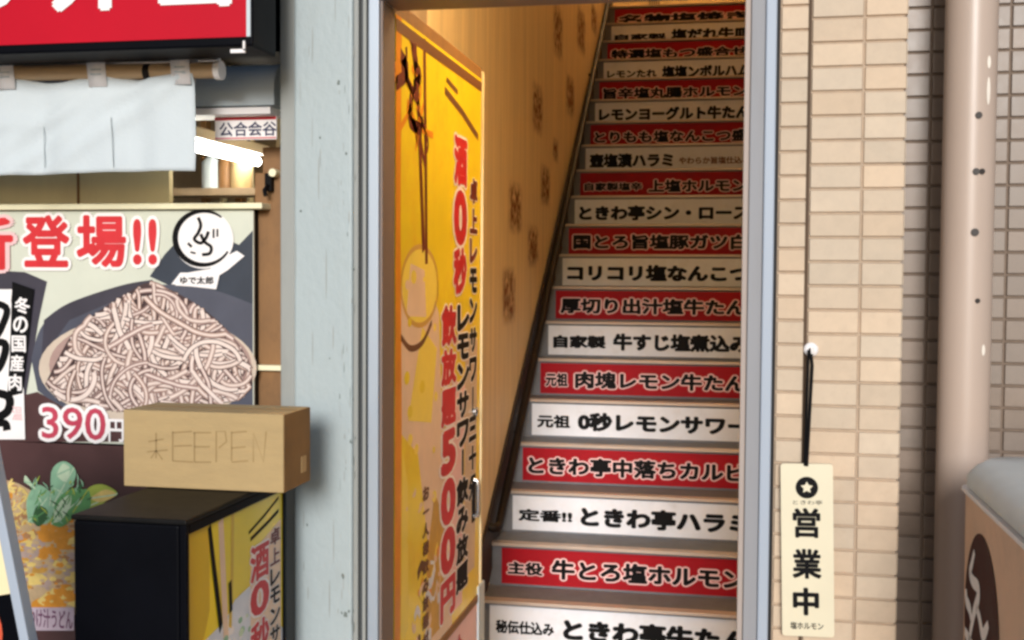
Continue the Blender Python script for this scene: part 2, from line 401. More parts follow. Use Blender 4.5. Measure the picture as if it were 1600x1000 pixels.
b.text('中', at(-3, -80), 40*pk, 44*pk, M_ink, .045)
b.text('塩ホルモン', at(-2, -118), 50*pk, 11*pk, M_ink, .02)
b.build('plate', t)
b = MB(); pt = PM @ Vector((0, ph/2-.004, .002))
b.tube([(hk.x-.003, YF-.03, hk.z+.004), (hk.x+.001, YF-.031, hk.z-.03), pt], .0034, M_ink, 8)
b.tube([(hk.x-.006, YF-.026, hk.z), pt+Vector((-.004, .003, 0))], .0025, M_ink, 8); b.build('cord', t)

# ------------------------------------------------------------------ door frame
XL0 = P(577, 500, YF).x; XL1 = P(598, 500, YF).x; XR0 = P(1190, 500, YF).x; XR1 = P(1207, 500, YF).x
ZT = P(900, 7, YF+.1).z
t = thing('door_frame', 'grey aluminium frame around the open stair doorway', 'door frame', ((XL0+XR1)/2, YF, 0))
b = MB()
b.box(XL0, XL1-.006, YF-.012, YF+.1, 0, ZT+.09, M_alu)
b.build('jamb', t, bevel=.003)
b = MB(); b.box(XL1-.0058, XL1, YF-.004, YF+.085, 0, ZT, M_jamb); b.build('door_stop', t, bevel=.002)
b = MB()
XRi = P(1158, 500, YF+.01).x
b.box(XR0, XR1, YF-.012, YF+.1, 0, ZT+.09, M_alu_w); b.build('jamb', t, bevel=.003)
b = MB(); b.box(XRi+.012, XR0-.0005, YF-.002, YF+.1, 0, ZT, M_alu_m); b.box(XRi, XRi+.0115, YF+.01, YF+.13, 0, ZT, M_jambw); b.build('door_stop', t, bevel=.002)
b = MB(); b.box(XL1, XR0, YF-.012, YF+.1, ZT, ZT+.09, M_jamb); b.build('lintel', t, bevel=.003)
# dark weather seals either side of the frame
b = MB(); XP1 = P(559, 500, YF).x
b.box(XP1, XL0-.001, YF+.02, YF+.1, 0, ZT+.09, M_dkgrey)
mid = (XP1+XL0)/2; b.box(mid-.003, mid+.004, YF+.004, YF+.02, 0, ZT+.09, M_pillar2)
b.box(XR1+.001, XJ+.001, YF+.008, YF+.1, 0, ZT+.09, M_black); b.build('seal', t)

# wall over the doorway
b = MB(); b.box(XP1, XJ+.001, YF+.004, YF+.2, ZT+.092, 4.2, M_roof)
tag(b.build('overdoor_wall', bevel=.003), 'plain grey wall strip above the stair doorway lintel', 'wall')

# pillar
XP0 = P(434, 400, YF).x; XPm = P(459, 400, YF).x
t = thing('pillar', 'pale bluish painted pillar between the takeaway shopfront and the stair doorway', 'pillar', ((XP0+XP1)/2, YF, 0))
b = MB(); b.box(XPm, XP1-.012, YF, YF+.28, 0, 4.2, M_pillar); b.build('shaft', t, bevel=.006, seg=3)
b = MB(); b.box(XP0, XPm-.0005, YF+.012, YF+.28, 0, 4.2, M_pillar2); b.build('side_strip', t, bevel=.004)
b = MB(); b.box(XP1-.0115, XP1-.0005, YF+.004, YF+.28, 0, 4.2, M_pillar2); b.build('corner_bead', t, bevel=.002)
M_pit = mat('rust_pit', (112, 120, 116), .8)
b = MB(); rr_ = random.Random(4)
for (x, y, s) in ((536, 900, 5), (540, 960, 6), (545, 955, 4), (534, 957, 3), (529, 130, 5), (500, 215, 3), (548, 690, 4), (541, 240, 3), (552, 420, 3), (470, 330, 3), (515, 560, 2), (480, 820, 3)):
    q = P(x, y, YF); s *= .0009
    b.add([(q.x+s*rr_.uniform(.5, 1.1)*math.cos(k*math.pi/5), YF-.0006, q.z+1.5*s*rr_.uniform(.5, 1.1)*math.sin(k*math.pi/5)) for k in range(10)], [tuple(range(10))], M_pit)
for i in range(46):
    x, y = rr_.uniform(528, 556), rr_.uniform(0, 1000)
    q = P(x, y, YF); w_ = .0005*rr_.uniform(.6, 2.2); h = .004*rr_.uniform(.6, 4)
    b.add([(q.x+w_*math.cos(k*math.pi/5)*rr_.uniform(.6, 1.2), YF-.0006, q.z+h*math.sin(k*math.pi/5)) for k in range(10)], [tuple(range(10))], M_pit if i % 3 == 0 else M_pillar2)
for i in range(16):
    x, y = rr_.uniform(462, 530), rr_.uniform(0, 1000)
    q = P(x, y, YF); w_ = .0006*rr_.uniform(.6, 2); h = .012*rr_.uniform(.6, 5)
    b.add([(q.x+w_*math.cos(k*math.pi/5), YF-.0006, q.z+h*math.sin(k*math.pi/5)) for k in range(10)], [tuple(range(10))], M_pillar2)
b.build('stains', t)

# ------------------------------------------------------------------ stairwell
XW = -1.0; XRW = .11
DS, ST_D, ST_H, H0 = 4.42, .2318, .175, 1.47-1.378
NST = 20
YTOP = DS+NST*ST_D
b = MB()
b.face([(XW, YF+.285, 0), (XW, YTOP+1.6, 0), (XW, YTOP+1.6, 6.6), (XW, YF+.285, 6.6)][::-1], M_wood)
b.box(XW-.1, XW-.002, YF+.285, YTOP+1.6, 0, 6.6, M_wood)
# burnt vertical marks in the boards
ms = bpy.data.materials.new('brown_board_marks'); ms.use_nodes = True
n = ms.node_tree; pb = n.nodes['Principled BSDF']; pb.inputs['Roughness'].default_value = .6
uv = n.nodes.new('ShaderNodeUVMap'); sep = n.nodes.new('ShaderNodeSeparateXYZ'); n.links.new(uv.outputs[0], sep.inputs[0])
def mth(op, a, b_=None, val=None):
    q = n.nodes.new('ShaderNodeMath'); q.operation = op
    n.links.new(a, q.inputs[0])
    if b_ is not None: n.links.new(b_, q.inputs[1])
    elif val is not None: q.inputs[1].default_value = val
    return q.outputs[0]
def bell(s):
    a = mth('SUBTRACT', s, val=.5); a = mth('ABSOLUTE', a); a = mth('MULTIPLY', a, val=-2.); a = mth('ADD', a, val=1.); return mth('MINIMUM', mth('MULTIPLY', a, val=1.9), val=1.)
tcn = n.nodes.new('ShaderNodeTexCoord'); nzz = n.nodes.new('ShaderNodeTexNoise'); nzz.inputs['Scale'].default_value = 9; nzz.inputs['Detail'].default_value = 3
mpp = n.nodes.new('ShaderNodeMapping'); mpp.inputs['Scale'].default_value = (1, 2.2, 2.6)
n.links.new(tcn.outputs['Object'], mpp.inputs['Vector']); n.links.new(mpp.outputs[0], nzz.inputs['Vector'])
mk = mth('MULTIPLY', bell(sep.outputs[0]), bell(sep.outputs[1]))
thr = n.nodes.new('ShaderNodeMapRange'); thr.inputs[1].default_value = .30; thr.inputs[2].default_value = .58
n.links.new(nzz.outputs[0], thr.inputs[0])
mk = mth('MULTIPLY', mk, thr.outputs[0]); mk = mth('MULTIPLY', mk, val=.72)
tr = n.nodes.new('ShaderNodeBsdfTransparent'); mxs = n.nodes.new('ShaderNodeMixShader')
pb.inputs['Base Color'].default_value = (*lin((140, 80, 38)), 1)
n.links.new(mk, mxs.inputs[0]); n.links.new(tr.outputs[0], mxs.inputs[1]); n.links.new(pb.outputs[0], mxs.inputs[2])
n.links.new(mxs.outputs[0], n.nodes['Material Output'].inputs[0])
marks = []
for (x, y, w_, h) in ((840, 170, 16, 76), (891, 150, 13, 62), (805, 325, 20, 76), (833, 385, 16, 62), (795, 462, 20, 84), (852, 290, 14, 60), (872, 50, 14, 80), (908, 48, 13, 70),
                     (928, 30, 9, 44), (868, 235, 8, 36)):
    w_ *= 1.2; h *= 1.15
    a = PX(x-w_/2, y, XW+.001); c = PX(x+w_/2, y, XW+.001); t1 = PX(x, y-h/2, XW+.001); t2 = PX(x, y+h/2, XW+.001)
    i = len(b.v); b.face([(XW+.001, a.y, t2.z), (XW+.001, c.y, t2.z), (XW+.001, c.y, t1.z), (XW+.001, a.y, t1.z)], ms); marks.append((len(b.f)-1))
o = b.build('stairwell_wall')
ul = o.data.uv_layers.new(name='UVMap')
for fi in marks:
    p = o.data.polygons[fi]
    for li, uvv in zip(p.loop_indices, ((0, 0), (1, 0), (1, 1), (0, 1))): ul.data[li].uv = uvv
tag(o, 'light plywood wall with brown vertical marks on the left of the staircase', 'wall')
b = MB(); b.box(XRW, XRW+.1, YF+.135, YTOP+1.6, 0, 6.6, M_wood); tag(b.build('stairwell_wall'), 'plain wooden wall along the hidden right side of the staircase', 'wall')
b = MB(); b.box(XP1+.02, XW-.002, YF+.1, YF+.283, 0, 6.6, M_wood)
b = MB()
b.box(XW, XRW, YTOP+1.5, YTOP+1.6, H0+NST*ST_H, 6.6, M_wood)
for k in range(5): b.box(XW+.18+k*.02, XW+.186+k*.02, YTOP+1.49, YTOP+1.5, 3.6, 5.9, M_rail)
tag(b.build('landing_wall'), 'warmly lit wooden wall at the top of the staircase', 'wall')
b = MB(); zc = 2.75
b.hexa([(XW, YF+.2, zc), (XRW, YF+.2, zc), (XRW, 4.1, zc), (XW, 4.1, zc)], [(XW, YF+.2, zc+.06), (XRW, YF+.2, zc+.06), (XRW, 4.1, zc+.06), (XW, 4.1, zc+.06)], M_ceil)
z2 = zc+(YTOP-4.1)*ST_H/ST_D
b.hexa([(XW, 4.1, zc), (XRW, 4.1, zc), (XRW, YTOP, z2), (XW, YTOP, z2)], [(XW, 4.1, zc+.06), (XRW, 4.1, zc+.06), (XRW, YTOP, z2+.06), (XW, YTOP, z2+.06)], M_ceil)
b.hexa([(XW, YTOP, z2), (XRW, YTOP, z2), (XRW, YTOP+1.6, z2), (XW, YTOP+1.6, z2)], [(XW, YTOP, z2+.06), (XRW, YTOP, z2+.06), (XRW, YTOP+1.6, z2+.06), (XW, YTOP+1.6, z2+.06)], M_ceil)
tag(b.build('stairwell_ceiling'), 'sloping wooden ceiling above the staircase, out of sight over the lintel', 'ceiling')

# staircase
t = thing('staircase', 'steep staircase whose risers alternate white and red Japanese menu signs', 'staircase', ((XW+XRW)/2, DS, 0))
TXT = [('W', [('秘伝仕込み', .18, .6), ('ときわ亭牛たん', .55, 1.)]),
       ('R', [('主役', .13, .65), ('牛とろ塩ホルモン', .68, 1.)]),
       ('W', [('定番!!', .2, .6), ('ときわ亭ハラミ', .6, 1.)]),
       ('R', [('ときわ亭中落ちカルビ', .88, 1.)]),
       ('W', [('元祖', .14, .7), ('0秒レモンサワー', .7, 1.)]),
       ('R', [('元祖', .1, .8), ('肉塊レモン牛たん', .74, 1.)]),
       ('W', [('自家製', .24, .75), ('牛すじ塩煮込み', .6, 1.)]),
       ('R', [('厚切り出汁塩牛たん', .86, 1.)]),
       ('W', [('コリコリ塩なんこつ', .86, 1.)]),
       ('R', [('国とろ旨塩豚ガツ白', .86, 1.)]),
       ('W', [('ときわ亭シン・ロース', .86, 1.)]),
       ('R', [('自家製塩辛', .3, .6), ('上塩ホルモン', .5, .9)]),
       ('W', [('壺塩漬ハラミ', .46, 1.), ('やわらか旨塩仕込み', .38, .5)]),
       ('R', [('とりもも塩なんこつ盛', .84, .9)]),
       ('W', [('レモンヨーグルト牛たん', .84, 1.)]),
       ('R', [('旨辛塩丸腸ホルモン', .84, .9)]),
       ('W', [('レモンたれ', .3, .6), ('塩塩ンボルハム', .52, 1.)]),
       ('R', [('特選塩もつ盛合せ', .8, .9)]),
       ('W', [('自家製', .3, .5), ('塩だれ牛皿', .45, 1.)]),
       ('R', [('名物塩焼き', .7, .9)]),
       ('W', [('塩キャベツ', .7, .9)])]
M_brtx = mat('brown_lettering', (110, 70, 44), .5)
SX0, SX1 = -.948, .085
# where each sign's letters start and stop in the photograph's own space: fractions of the visible width
for k in range(NST):
    y = DS+k*ST_D; zb = H0+k*ST_H-ST_H/2; zt = zb+ST_H
    yb = y+ST_D if k < NST-1 else YTOP+1.5
    b = MB()
    b.box(XW, XRW, y, yb+.02, max(0.002, zb-.001) if k else .002, zt-.001, M_concrete)
    s = b.build('step', t)
    b = MB(); b.box(XW+.012, XRW-.006, y-.016, y+.035, zt-.0005, zt+.004, M_nose); b.box(XW+.012, XRW-.006, y-.0158, y-.0112, zt-.009, zt-.0007, M_nose)
    no = b.build('nosing', s, bevel=.0015)
    kind, parts = TXT[k]
    b = MB(); ys = y-.004
    base = M_white if kind == 'W' else M_red
    sz0, sz1 = zb+.008, zt-.018
    b.box(SX0, SX1, ys, y-.0005, sz0, sz1, base)
    vis = SX1-SX0-.02; x = SX0+.025; hh = (sz1-sz0)*.6
    tot = sum(p[1] for p in parts)
    xr = .06 if kind == 'W' else .045                    # letters run on almost to the right-hand end
    gap = .035*(len(parts)-1)
    for (body, fr, hs) in parts:
        wdt = (xr-x0_ if False else (xr-(SX0+.025)-gap)*fr/tot)
        if len(body) <= 3 and len(parts) == 1: pass
        zz = (sz0+sz1)/2+(-.004)
        mt = M_brtx if body.startswith('やわ') else M_ink
        M_ = front(x+wdt/2, ys, zz-(1-hs)*hh*.12)
        if kind == 'W': b.text(body, M_, wdt, hh*hs, mt, .066 if hs > .7 else .05)
        else: b.text(body, M_, wdt, hh*hs*.95, M_ink, .052, outline=.07, omt=M_outl)
        x += wdt+.035
    so_ = b.build('riser_sign', s)
    tag(so_, ('white' if kind == 'W' else 'red')+' riser sign lettered '+''.join(p[0] for p in parts))

# handrail
RX = -.958
pA, pB, pC = PX(786, 792, RX), PX(944, 34, RX), PX(773, 812, RX)
t = thing('handrail', 'dark brown handrail sloping up the left wall of the staircase', 'handrail', (RX, pA.y, 0))
d = (pB-pA).normalized(); far = pA+d*((YTOP-pA.y)/d.y)
b = MB(); b.tube([(XW+.003, pA.y-.13, pA.z-.055), (RX-.012, pA.y-.14, pA.z-.06), (RX, pA.y-.125, pA.z-.062), (RX, pA.y-.08, pA.z-.06), pA-d*.03, pA+d*.03, far], .019, M_rail, 14); b.build('rail', t)
q = pA+d*.5
while q.y < YTOP-.3:
    b = MB(); b.tube([q-Vector((0, 0, .012)), q-Vector((0, 0, .04)), (XW+.002, q.y, q.z-.05)], .008, M_rail, 8); b.build('bracket', t); q = q+d*1.1
# skirting along the flight
b = MB(); n0 = []
z0 = lambda yy: H0-ST_H/2+(yy-DS)*ST_H/ST_D
b.hexa([(XW+.001, DS-.1, .003), (XW+.012, DS-.1, .003), (XW+.012, DS-.1, .27), (XW+.001, DS-.1, .27)],
       [(XW+.001, YTOP, z0(YTOP)), (XW+.012, YTOP, z0(YTOP)), (XW+.012, YTOP, z0(YTOP)+.26), (XW+.001, YTOP, z0(YTOP)+.26)], M_stairside)
tag(b.build('stair_stringer'), 'dark stringer board between the step ends and the plywood wall', 'stringer')

# ------------------------------------------------------------------ door leaf, folded back inside
XD = P(614, 500, YF+.09).x
YD0 = YF+.09; YD1 = PX(751, 500, XD).y
ZD = PX(754, 107, XD).z
zbrown = PX(708, 973, XD).z
t = thing('door_leaf', 'open door leaf covered by a tall yellow drinks poster', 'door', (XD-.02, YD0, 0))
b = MB(); b.box(XD-.036, XD-.001, YD0, YD1, .05, ZD, M_brownwood); b.build('panel', t, bevel=.003)
zc_ = PX(740, 922, XD).z
b = MB(); b.box(XD-.038, XD+.004, YD1, YD1+.018, zc_, ZD-.01, M_cream); b.build('edge_strip', t, bevel=.002)
b = MB(); b.box(XD-.04, XD+.006, YD1-.03, YD1+.05, .05, zc_-.002, M_casing); b.build('bottom_rail', t, bevel=.003)
# poster on the leaf
def dl(x, y, l=0.):
    q = PX(x, y, XD); return (XD+.0012+l, q.y, q.z)
def pq(mb, pts, l, mt): mb.add([dl(x, y, l) for x, y in pts], [tuple(range(len(pts)))], mt)
Wd = YD1-YD0; u0 = YD0+.012; u1 = YD1-.012; v1 = ZD-.035; v0 = zbrown
def dp(u, v, l=0.): return (XD+.0012+l, u0+u*(u1-u0), v0+v*(v1-v0))
def dq(mb, pts, l, mt): mb.add([dp(u, v, l) for u, v in pts], [tuple(range(len(pts)))], mt)
b = MB(); b.box(XD-.0009, XD+.0012, u0, u1, v0, v1, M_yellow)
# printed art
dq(b, [(0, 0), (.62, 0), (.5, .3), (.44, .56), (.3, .62), (.12, .63), (0, .58)], .0002, M_pinkp)
dq(b, [(0, 0), (.3, 0), (.33, .18), (.22, .34), (0, .4)], .0004, M_yellow)
dq(b, [(0, 0), (.05, 0), (.06, .4), (.045, .7), (.05, 1), (0, 1)], .0007, M_orangep)
dq(b, [(.06, .06), (.13, .08), (.12, .3), (.07, .36)], .0005, M_yellow2)
dq(b, [(.3, .02), (.5, .02), (.52, .2), (.4, .26), (.32, .16)], .0005, mat('poster_ochre', (206, 160, 60), .45, amt=.25, scale=14))
dq(b, [(.12, .40), (.36, .38), (.42, .5), (.26, .54)], .0005, M_yellow2)
dq(b, ell(.24, .605, .18, .058, 28), .0005, M_yellow2)
dq(b, [(.1, .56), (.3, .555), (.28, .63), (.14, .64)], .0006, M_pinkp)
rib(b, ell(.24, .605, .19, .062, 30)+[(.43, .605)], .008, .0007, mat('poster_ring_ochre', (214, 168, 84), .45), dp)
rib(b, sm([(.05, .53), (.14, .51), (.26, .515), (.36, .545)]), .01, .0007, M_brtx, dp)
# chopsticks and twigs
for pts, wd in (([(.17, .99), (.22, .86), (.27, .66)], .03), ([(.27, .995), (.29, .8), (.3, .64)], .026)):
    rib(b, pts, wd, .0008, M_dred, dp)
rx = random.Random(11)
for k in range(16):
    u, v = rx.uniform(.02, .3), rx.uniform(.87, .99)
    q = sm([(u, v), (u+rx.uniform(-.05, .1), v-rx.uniform(.01, .04)), (u+rx.uniform(-.06, .14), v-rx.uniform(.03, .08))])
    rib(b, q, [rx.uniform(.008, .022)]*len(q), .0009, M_dred if k % 3 else M_orangep, dp)
rib(b, [(.5, .935), (.72, .915), (.95, .885)], .013, .0009, M_brtx, dp); rib(b, [(.52, .955), (.66, .945)], .009, .0009, M_brtx, dp)
rib(b, [(0, .985), (1, .985)], .018, .001, M_brtx, dp)
def dt(mb, ch, u, v, w_, h, mt, ol=.05, bold=.03):
    if ch == 'ー': w_, ch = w_*.16, '|'
    if ch == '一': h = h*.16
    p = dp(u, v, .0012); mb.text(ch, sideM(*p), w_*1.12*(u1-u0), h*1.06*(v1-v0), mt, bold+.03, outline=ol or None, omt=M_wtx)
dq(b, [(.6, .02), (.75, .02), (.78, .42), (.6, .44)], .0006, M_outl)
dq(b, [(.78, .06), (.93, .06), (.96, .5), (.78, .5)], .0006, mat('poster_dusky', (206, 184, 160), .45))
for ch, v, h in (('酒', .826, .085), ('0', .725, .095), ('秒', .63, .08)): dt(b, ch, .7, v, .16, h, M_redtx)
for ch, v, h in (('飲', .535, .068), ('放', .463, .06), ('題', .393, .062), ('5', .315, .075), ('0', .228, .078), ('0', .142, .078), ('円', .058, .066)): dt(b, ch, .56, v, .17, h, M_redtx)
for i, ch in enumerate('レモンサワー飲み放題'): dt(b, ch, .745, .545-i*.053, .15, .046, M_ink, .05)
for i, ch in enumerate('卓上レモンサワー三十分'): dt(b, ch, .885, .78-i*.056, .1, .045, M_ink if i > 2 else M_dred, .04)
for i, ch in enumerate('お一人様飲み放題付'): dt(b, ch, .3, .27-i*.03, .06, .022, M_brtx, 0, .02)
for i in range(34):
    u, v = rx.uniform(.14, .5), rx.uniform(.02, .16); L = rx.uniform(.02, .08)
    rib(b, sm([(u, v), (u+L*.5, v+rx.uniform(-.012, .012)), (u+L, v+rx.uniform(-.02, .02))], 4), rx.uniform(.006, .02), .0008+i*.00001, rx.choice((M_orangep, M_pinkp, M_brtx, M_yellow2, M_white)), dp)
for i in range(26):
    u, v = rx.uniform(.1, .42), rx.uniform(.2, .62); r = rx.uniform(.008, .03)
    dq(b, ell(u, v, r, r*.4, 12), .0007+i*.00001, rx.choice((M_yellow2, M_pinkp, M_yellow)))
b.build('poster', t)
b = MB(); b.box(XD-.001, XD+.004, YD0+.01, YD1-.032, v0-.024, v0-.002, M_brownwood); b.build('kick_trim', t, bevel=.002)
b = MB(); b.box(XD-.0008, XD+.0012, u0, YD1-.034, .25, v0-.026, M_outl)
for i in range(4):
    for j, ch in enumerate('塩肉盛合'): b.text(ch, sideM(XD+.0016, u0+.1+j*.17, v0-.1-i*.16), .12, .1, M_redtx if i % 2 == 0 else M_brtx, .02)
b.build('lower_poster', t)
ph0 = PX(741, 746, XD); ph1 = PX(741, 806, XD); yh = ph0.y-.005
b = MB(); b.box(XD+.001, XD+.004, yh-.034, yh+.004, ph1.z-.012, ph0.z+.012, M_ink)
b.tube([(XD+.004, yh-.012, ph1.z+.004), (XD+.013, yh-.012, ph1.z+.006), (XD+.016, yh-.012, ph1.z+.02), (XD+.016, yh-.012, ph0.z-.02), (XD+.013, yh-.012, ph0.z-.006), (XD+.004, yh-.012, ph0.z-.004)], .0075, M_handle, 12); b.build('handle', t)
lk = PX(739, 643, XD)
b = MB(); b.tube([(XD+.0005, lk.y, lk.z), (XD+.012, lk.y, lk.z)], .014, M_handle, 18); b.tube([(XD+.012, lk.y, lk.z), (XD+.0135, lk.y, lk.z)], .005, M_ink, 10); b.build('lock', t)

# ------------------------------------------------------------------ stairwell lamps
def lamp(x, y, z, e, label, r=.11):
    t = thing('ceiling_lamp', label, 'lamp', (x, y, z), 'warm lamps in the stairwell')
    b = MB(); b.tube([(x, y, z), (x, y, z-.02)], r+.01, M_handle, 28); b.build('base', t)
    b = MB(); b.tube([(x, y, z-.02), (x, y, z-.045), (x, y, z-.06)], [r, r*.95, r*.6], M_lampw, 28); b.build('diffuser', t)
    l = bpy.data.lights.new('lamp_glow', 'POINT'); l.energy = e; l.color = (1, .81, .50); l.shadow_soft_size = .1
    lo = bpy.data.objects.new('lamp_glow', l); COL.objects.link(lo); lo.parent = t; lo.location = (0, 0, -.14)
lamp(-.3, 3.05, 2.748, 27, 'round warm ceiling lamp just inside the stair doorway')
lamp(-.2, 7.0, zc+(7.0-4.1)*ST_H/ST_D-.03, 2.5, 'round warm ceiling lamp above the middle of the stair flight')
lamp(-.25, YTOP+.7, z2-.002, 55, 'round warm ceiling lamp over the top landing')

# ------------------------------------------------------------------ takeaway shopfront on the left
YQ = YF+.1                                     # plane of the posters
XA = -2.6
b = MB()
t = thing('shopfront', 'takeaway shopfront opening with beige board, cream ledge and brown post', 'shopfront', (-1.7, YQ, 0))
b.box(XA, P(396, 600, YQ).x, YQ+.004, YQ+.06, 0, P(200, 326, YQ).z, M_navy); b.build('counter_front', t)
zl0, zl1 = P(200, 327, YQ-.02).z, P(200, 318, YQ-.02).z
b = MB(); b.box(XA, P(409, 322, YQ-.02).x, YQ-.02, YQ+.08, zl0, zl1, M_creamstrip); b.build('ledge', t, bevel=.002)
b = MB(); xb = P(264, 290, YQ+.12).x; b.box(XA, xb, YQ+.12, YQ+.14, 1.4, P(200, 60, YQ+.12).z, M_beige)
xs = P(123, 290, YQ+.12).x; b.box(xs-.0025, xs+.0025, YQ+.116, YQ+.1195, 1.4, 2.2, M_brownwood); b.build('sliding_panel', t)
b = MB(); b.box(P(399, 500, YQ+.02).x, XP0-.0005, YQ+.0605, YQ+.16, 0, P(420, 225, YQ).z, M_brownwood); b.box(P(398, 500, YQ+.03).x, XP0-.001, YQ+.03, YQ+.06, 0, P(420, 268, YQ).z, M_brownwood); b.build('post', t, bevel=.003)
b = MB(); q0 = P(402, 574, YQ+.02)
b.box(q0.x, XP0-.002, YQ+.012, YQ+.0295, q0.z-.006, q0.z+.006, M_creamstrip); b.build('batten', t, bevel=.001)
b = MB(); b.box(XA, XP0-.002, 3.45, 3.5, 0, 4.2, M_inwall); b.box(XA, XP0-.002, YQ+.2, 3.45, 2.4, 2.45, M_beige); b.box(XP0-.003, XP0+.03, YQ+.19, 3.45, 0, 4.2, M_inwall); b.build('interior', t)
for xk, wk, hk_, mk_ in ((318, 10, 2.3, M_brownwood), (346, 6, 2.2, M_beige), (372, 12, 2.25, M_brownwood), (388, 5, 2.3, M_creamstrip)):
    b = MB(); qk = P(xk, 280, 3.1); b.box(qk.x-wk*.0009, qk.x+wk*.0009, 3.1, 3.13, 1.4, hk_, mk_); b.build('slat', t, bevel=.002)
b = MB(); qk = P(360, 300, 3.0); b.box(XA, XP0-.01, 2.98, 3.09, qk.z-.01, qk.z+.01, M_inwall); b.build('shelf', t)
for xk, rk, ck in ((330, .028, M_casing), (352, .022, M_brownwood), (376, .03, M_cardboard)):
    b = MB(); qk = P(xk, 300, 3.03); zk = P(360, 300, 3.0).z+.0105
    b.tube([(qk.x, 3.035, zk), (qk.x, 3.035, zk+.075), (qk.x, 3.035, zk+.09), (qk.x, 3.035, zk+.11)], [rk, rk, rk*.5, rk*.45], ck, 18)
    tag(b.build('shelf_jar'), {.028: 'grey jar on the shelf inside the takeaway shop',   .022: 'small dark brown jar on the shelf inside the takeaway shop',   .03: 'tan jar on the shelf nearest the shop post'}[rk], 'jar', 'jars on the shop shelf')
b = MB(); b.box(XA, XP0-.0006, YF+.1, YF+.3, P(200, 88, YF).z+.02, 4.2, M_navy); b.build('fascia', t)
# latch on the post
q = P(421, 285, YQ+.02)
t2 = thing('post_latch', 'small black metal latch with pale knob on the brown shopfront post', 'latch', (q.x, q.y, q.z))
b = MB(); b.box(q.x-.008, q.x+.008, YQ+.0105, YQ+.0298, q.z-.02, q.z+.02, M_ink); b.tube([(q.x, YQ+.0105, q.z-.008), (q.x-.002, YQ-.004, q.z-.02), (q.x+.002, YQ-.006, q.z-.032)], .005, M_ink, 8); b.build('strap', t2, bevel=.001)
b = MB(); k2 = P(427, 270, YQ+.01); b.tube([(k2.x, YQ+.029, k2.z), (k2.x, YQ+.004, k2.z)], .009, M_creamstrip, 14); b.build('knob', t2)

# red fascia sign
YS = 2.12; XSr = P(395, 60, YS).x; zs0 = P(200, 78, YS).z
t = thing('shop_sign', 'red lightbox sign with big white characters above the white curtain', 'sign', (-1.5, YS, zs0))
ysb = PX(432, 60, XSr).y
b = MB(); b.box(XA, XSr, YS, ysb, zs0, zs0+.5, M_navy); b.build('case', t, bevel=.004)
zr0 = P(200, 64, YS).z
b = MB(); b.box(XA, P(386, 40, YS).x, YS-.002, YS-.0003, zr0, zs0+.475, M_shopred)
xx = P(386, 40, YS).x
b.box(xx, P(392, 40, YS).x, YS-.003, YS-.0003, zr0, zs0+.475, M_casing)
def glyph(ch, x0, x1, y1, hpx):
    a, c = P(x0, y1, YS), P(x1, y1, YS); s_ = (c.x-a.x)/(x1-x0)
    b.text(ch, front((a.x+c.x)/2, YS-.002, a.z+hpx*s_/2), c.x-a.x, hpx*s_, M_wtx, .05, lift=.002)
glyph('お', -82, 40, 21, 118); glyph('弁', 82, 205, 21, 118); glyph('当', 248, 366, 15, 114)
b.build('face', t)
b = MB(); q0, q1 = P(380, 64, YS-.004), P(383, 79, YS-.004)
b.box(q0.x, q1.x, YS-.006, YS-.001, q1.z, q0.z, M_wtx); b.box(P(362, 92, YS).x, q1.x, YS-.006, YS-.001, q1.z-.004, q1.z+.003, M_wtx); b.build('corner_clip', t)

# noren curtain on its pole
YN = YF-.09
pl, prr = P(-260, 112, YN), P(344, 110, YN)
b = MB(); b.tube([(XA, YN, pl.z), (prr.x, YN, prr.z)], .0165, M_bamboo, 18)
kx = P(233, 110, YN).x; b.tube([(kx-.007, YN, prr.z), (kx+.007, YN, prr.z)], .0185, M_rail, 18)
ex = P(338, 110, YN).x; b.tube([(ex, YN, prr.z), (prr.x+.004, YN, prr.z)], .02, M_wtx, 18)
zr1, zr2 = P(200, 90, YN+.02).z, P(200, 98, YN+.02).z
b.box(XA, P(340, 94, YN+.02).x, YN+.02, YN+.035, zr2, zr1, M_wtx)
tag(b.build('curtain_pole'), 'brown curtain pole hanging under the red shop sign', 'pole')
t = thing('shop_curtain', 'short white cloth curtain hanging from the brown pole', 'curtain', (-1.4, YN, pl.z))
b = MB(); nx, nz = 90, 22
xr_ = P(306, 200, YN).x; zt_ = P(200, 127, YN).z; zb_ = P(200, 270, YN).z
rn = random.Random(5)
def fold(x, v):
    f_ = .006*math.sin(x*31)+.004*math.sin(x*57+1.3)
    dcr = (x-xr_)*1.0+ .20*v*1.7                   # diagonal pull from the right-hand loop
    f_ += .016*math.exp(-((dcr+.02)/.03)**2)*(1-v*.7) + .012*math.exp(-((dcr+.10)/.022)**2)*(1-v*.6) + .009*math.exp(-((dcr+.2)/.02)**2)*(1-v*.5)
    f_ += .008*math.exp(-((v-.22-.25*math.sin(x*7))/.09)**2)
    return f_*(.6+.6*v)
def sag(x):
    s_ = 0
    for lx in (306, 158, 14, -130): pass
    return 0
loops = [P(x, 115, YN).x for x in (288, 158, 16, -126)]
vs = []
for j in range(nz+1):
    v = j/nz
    for i in range(nx+1):
        x = XA+(xr_-XA)*i/nx
        dmin = min(abs(x-l) for l in loops); sg = .012*min(1, dmin/.09)**1.3
        vs.append((x+.004*v*math.sin(v*3), YN-.004-fold(x, v), zt_+.012-sg*(1-v)+(zb_-zt_-.012)*v+.003*math.sin(x*9)*v))
b.add(vs, [(j*(nx+1)+i, (j+1)*(nx+1)+i, (j+1)*(nx+1)+i+1, j*(nx+1)+i+1) for j in range(nz) for i in range(nx)], M_cloth, True)
o = b.build('cloth', t); sf = o.modifiers.new('thick', 'SOLIDIFY'); sf.thickness = .002
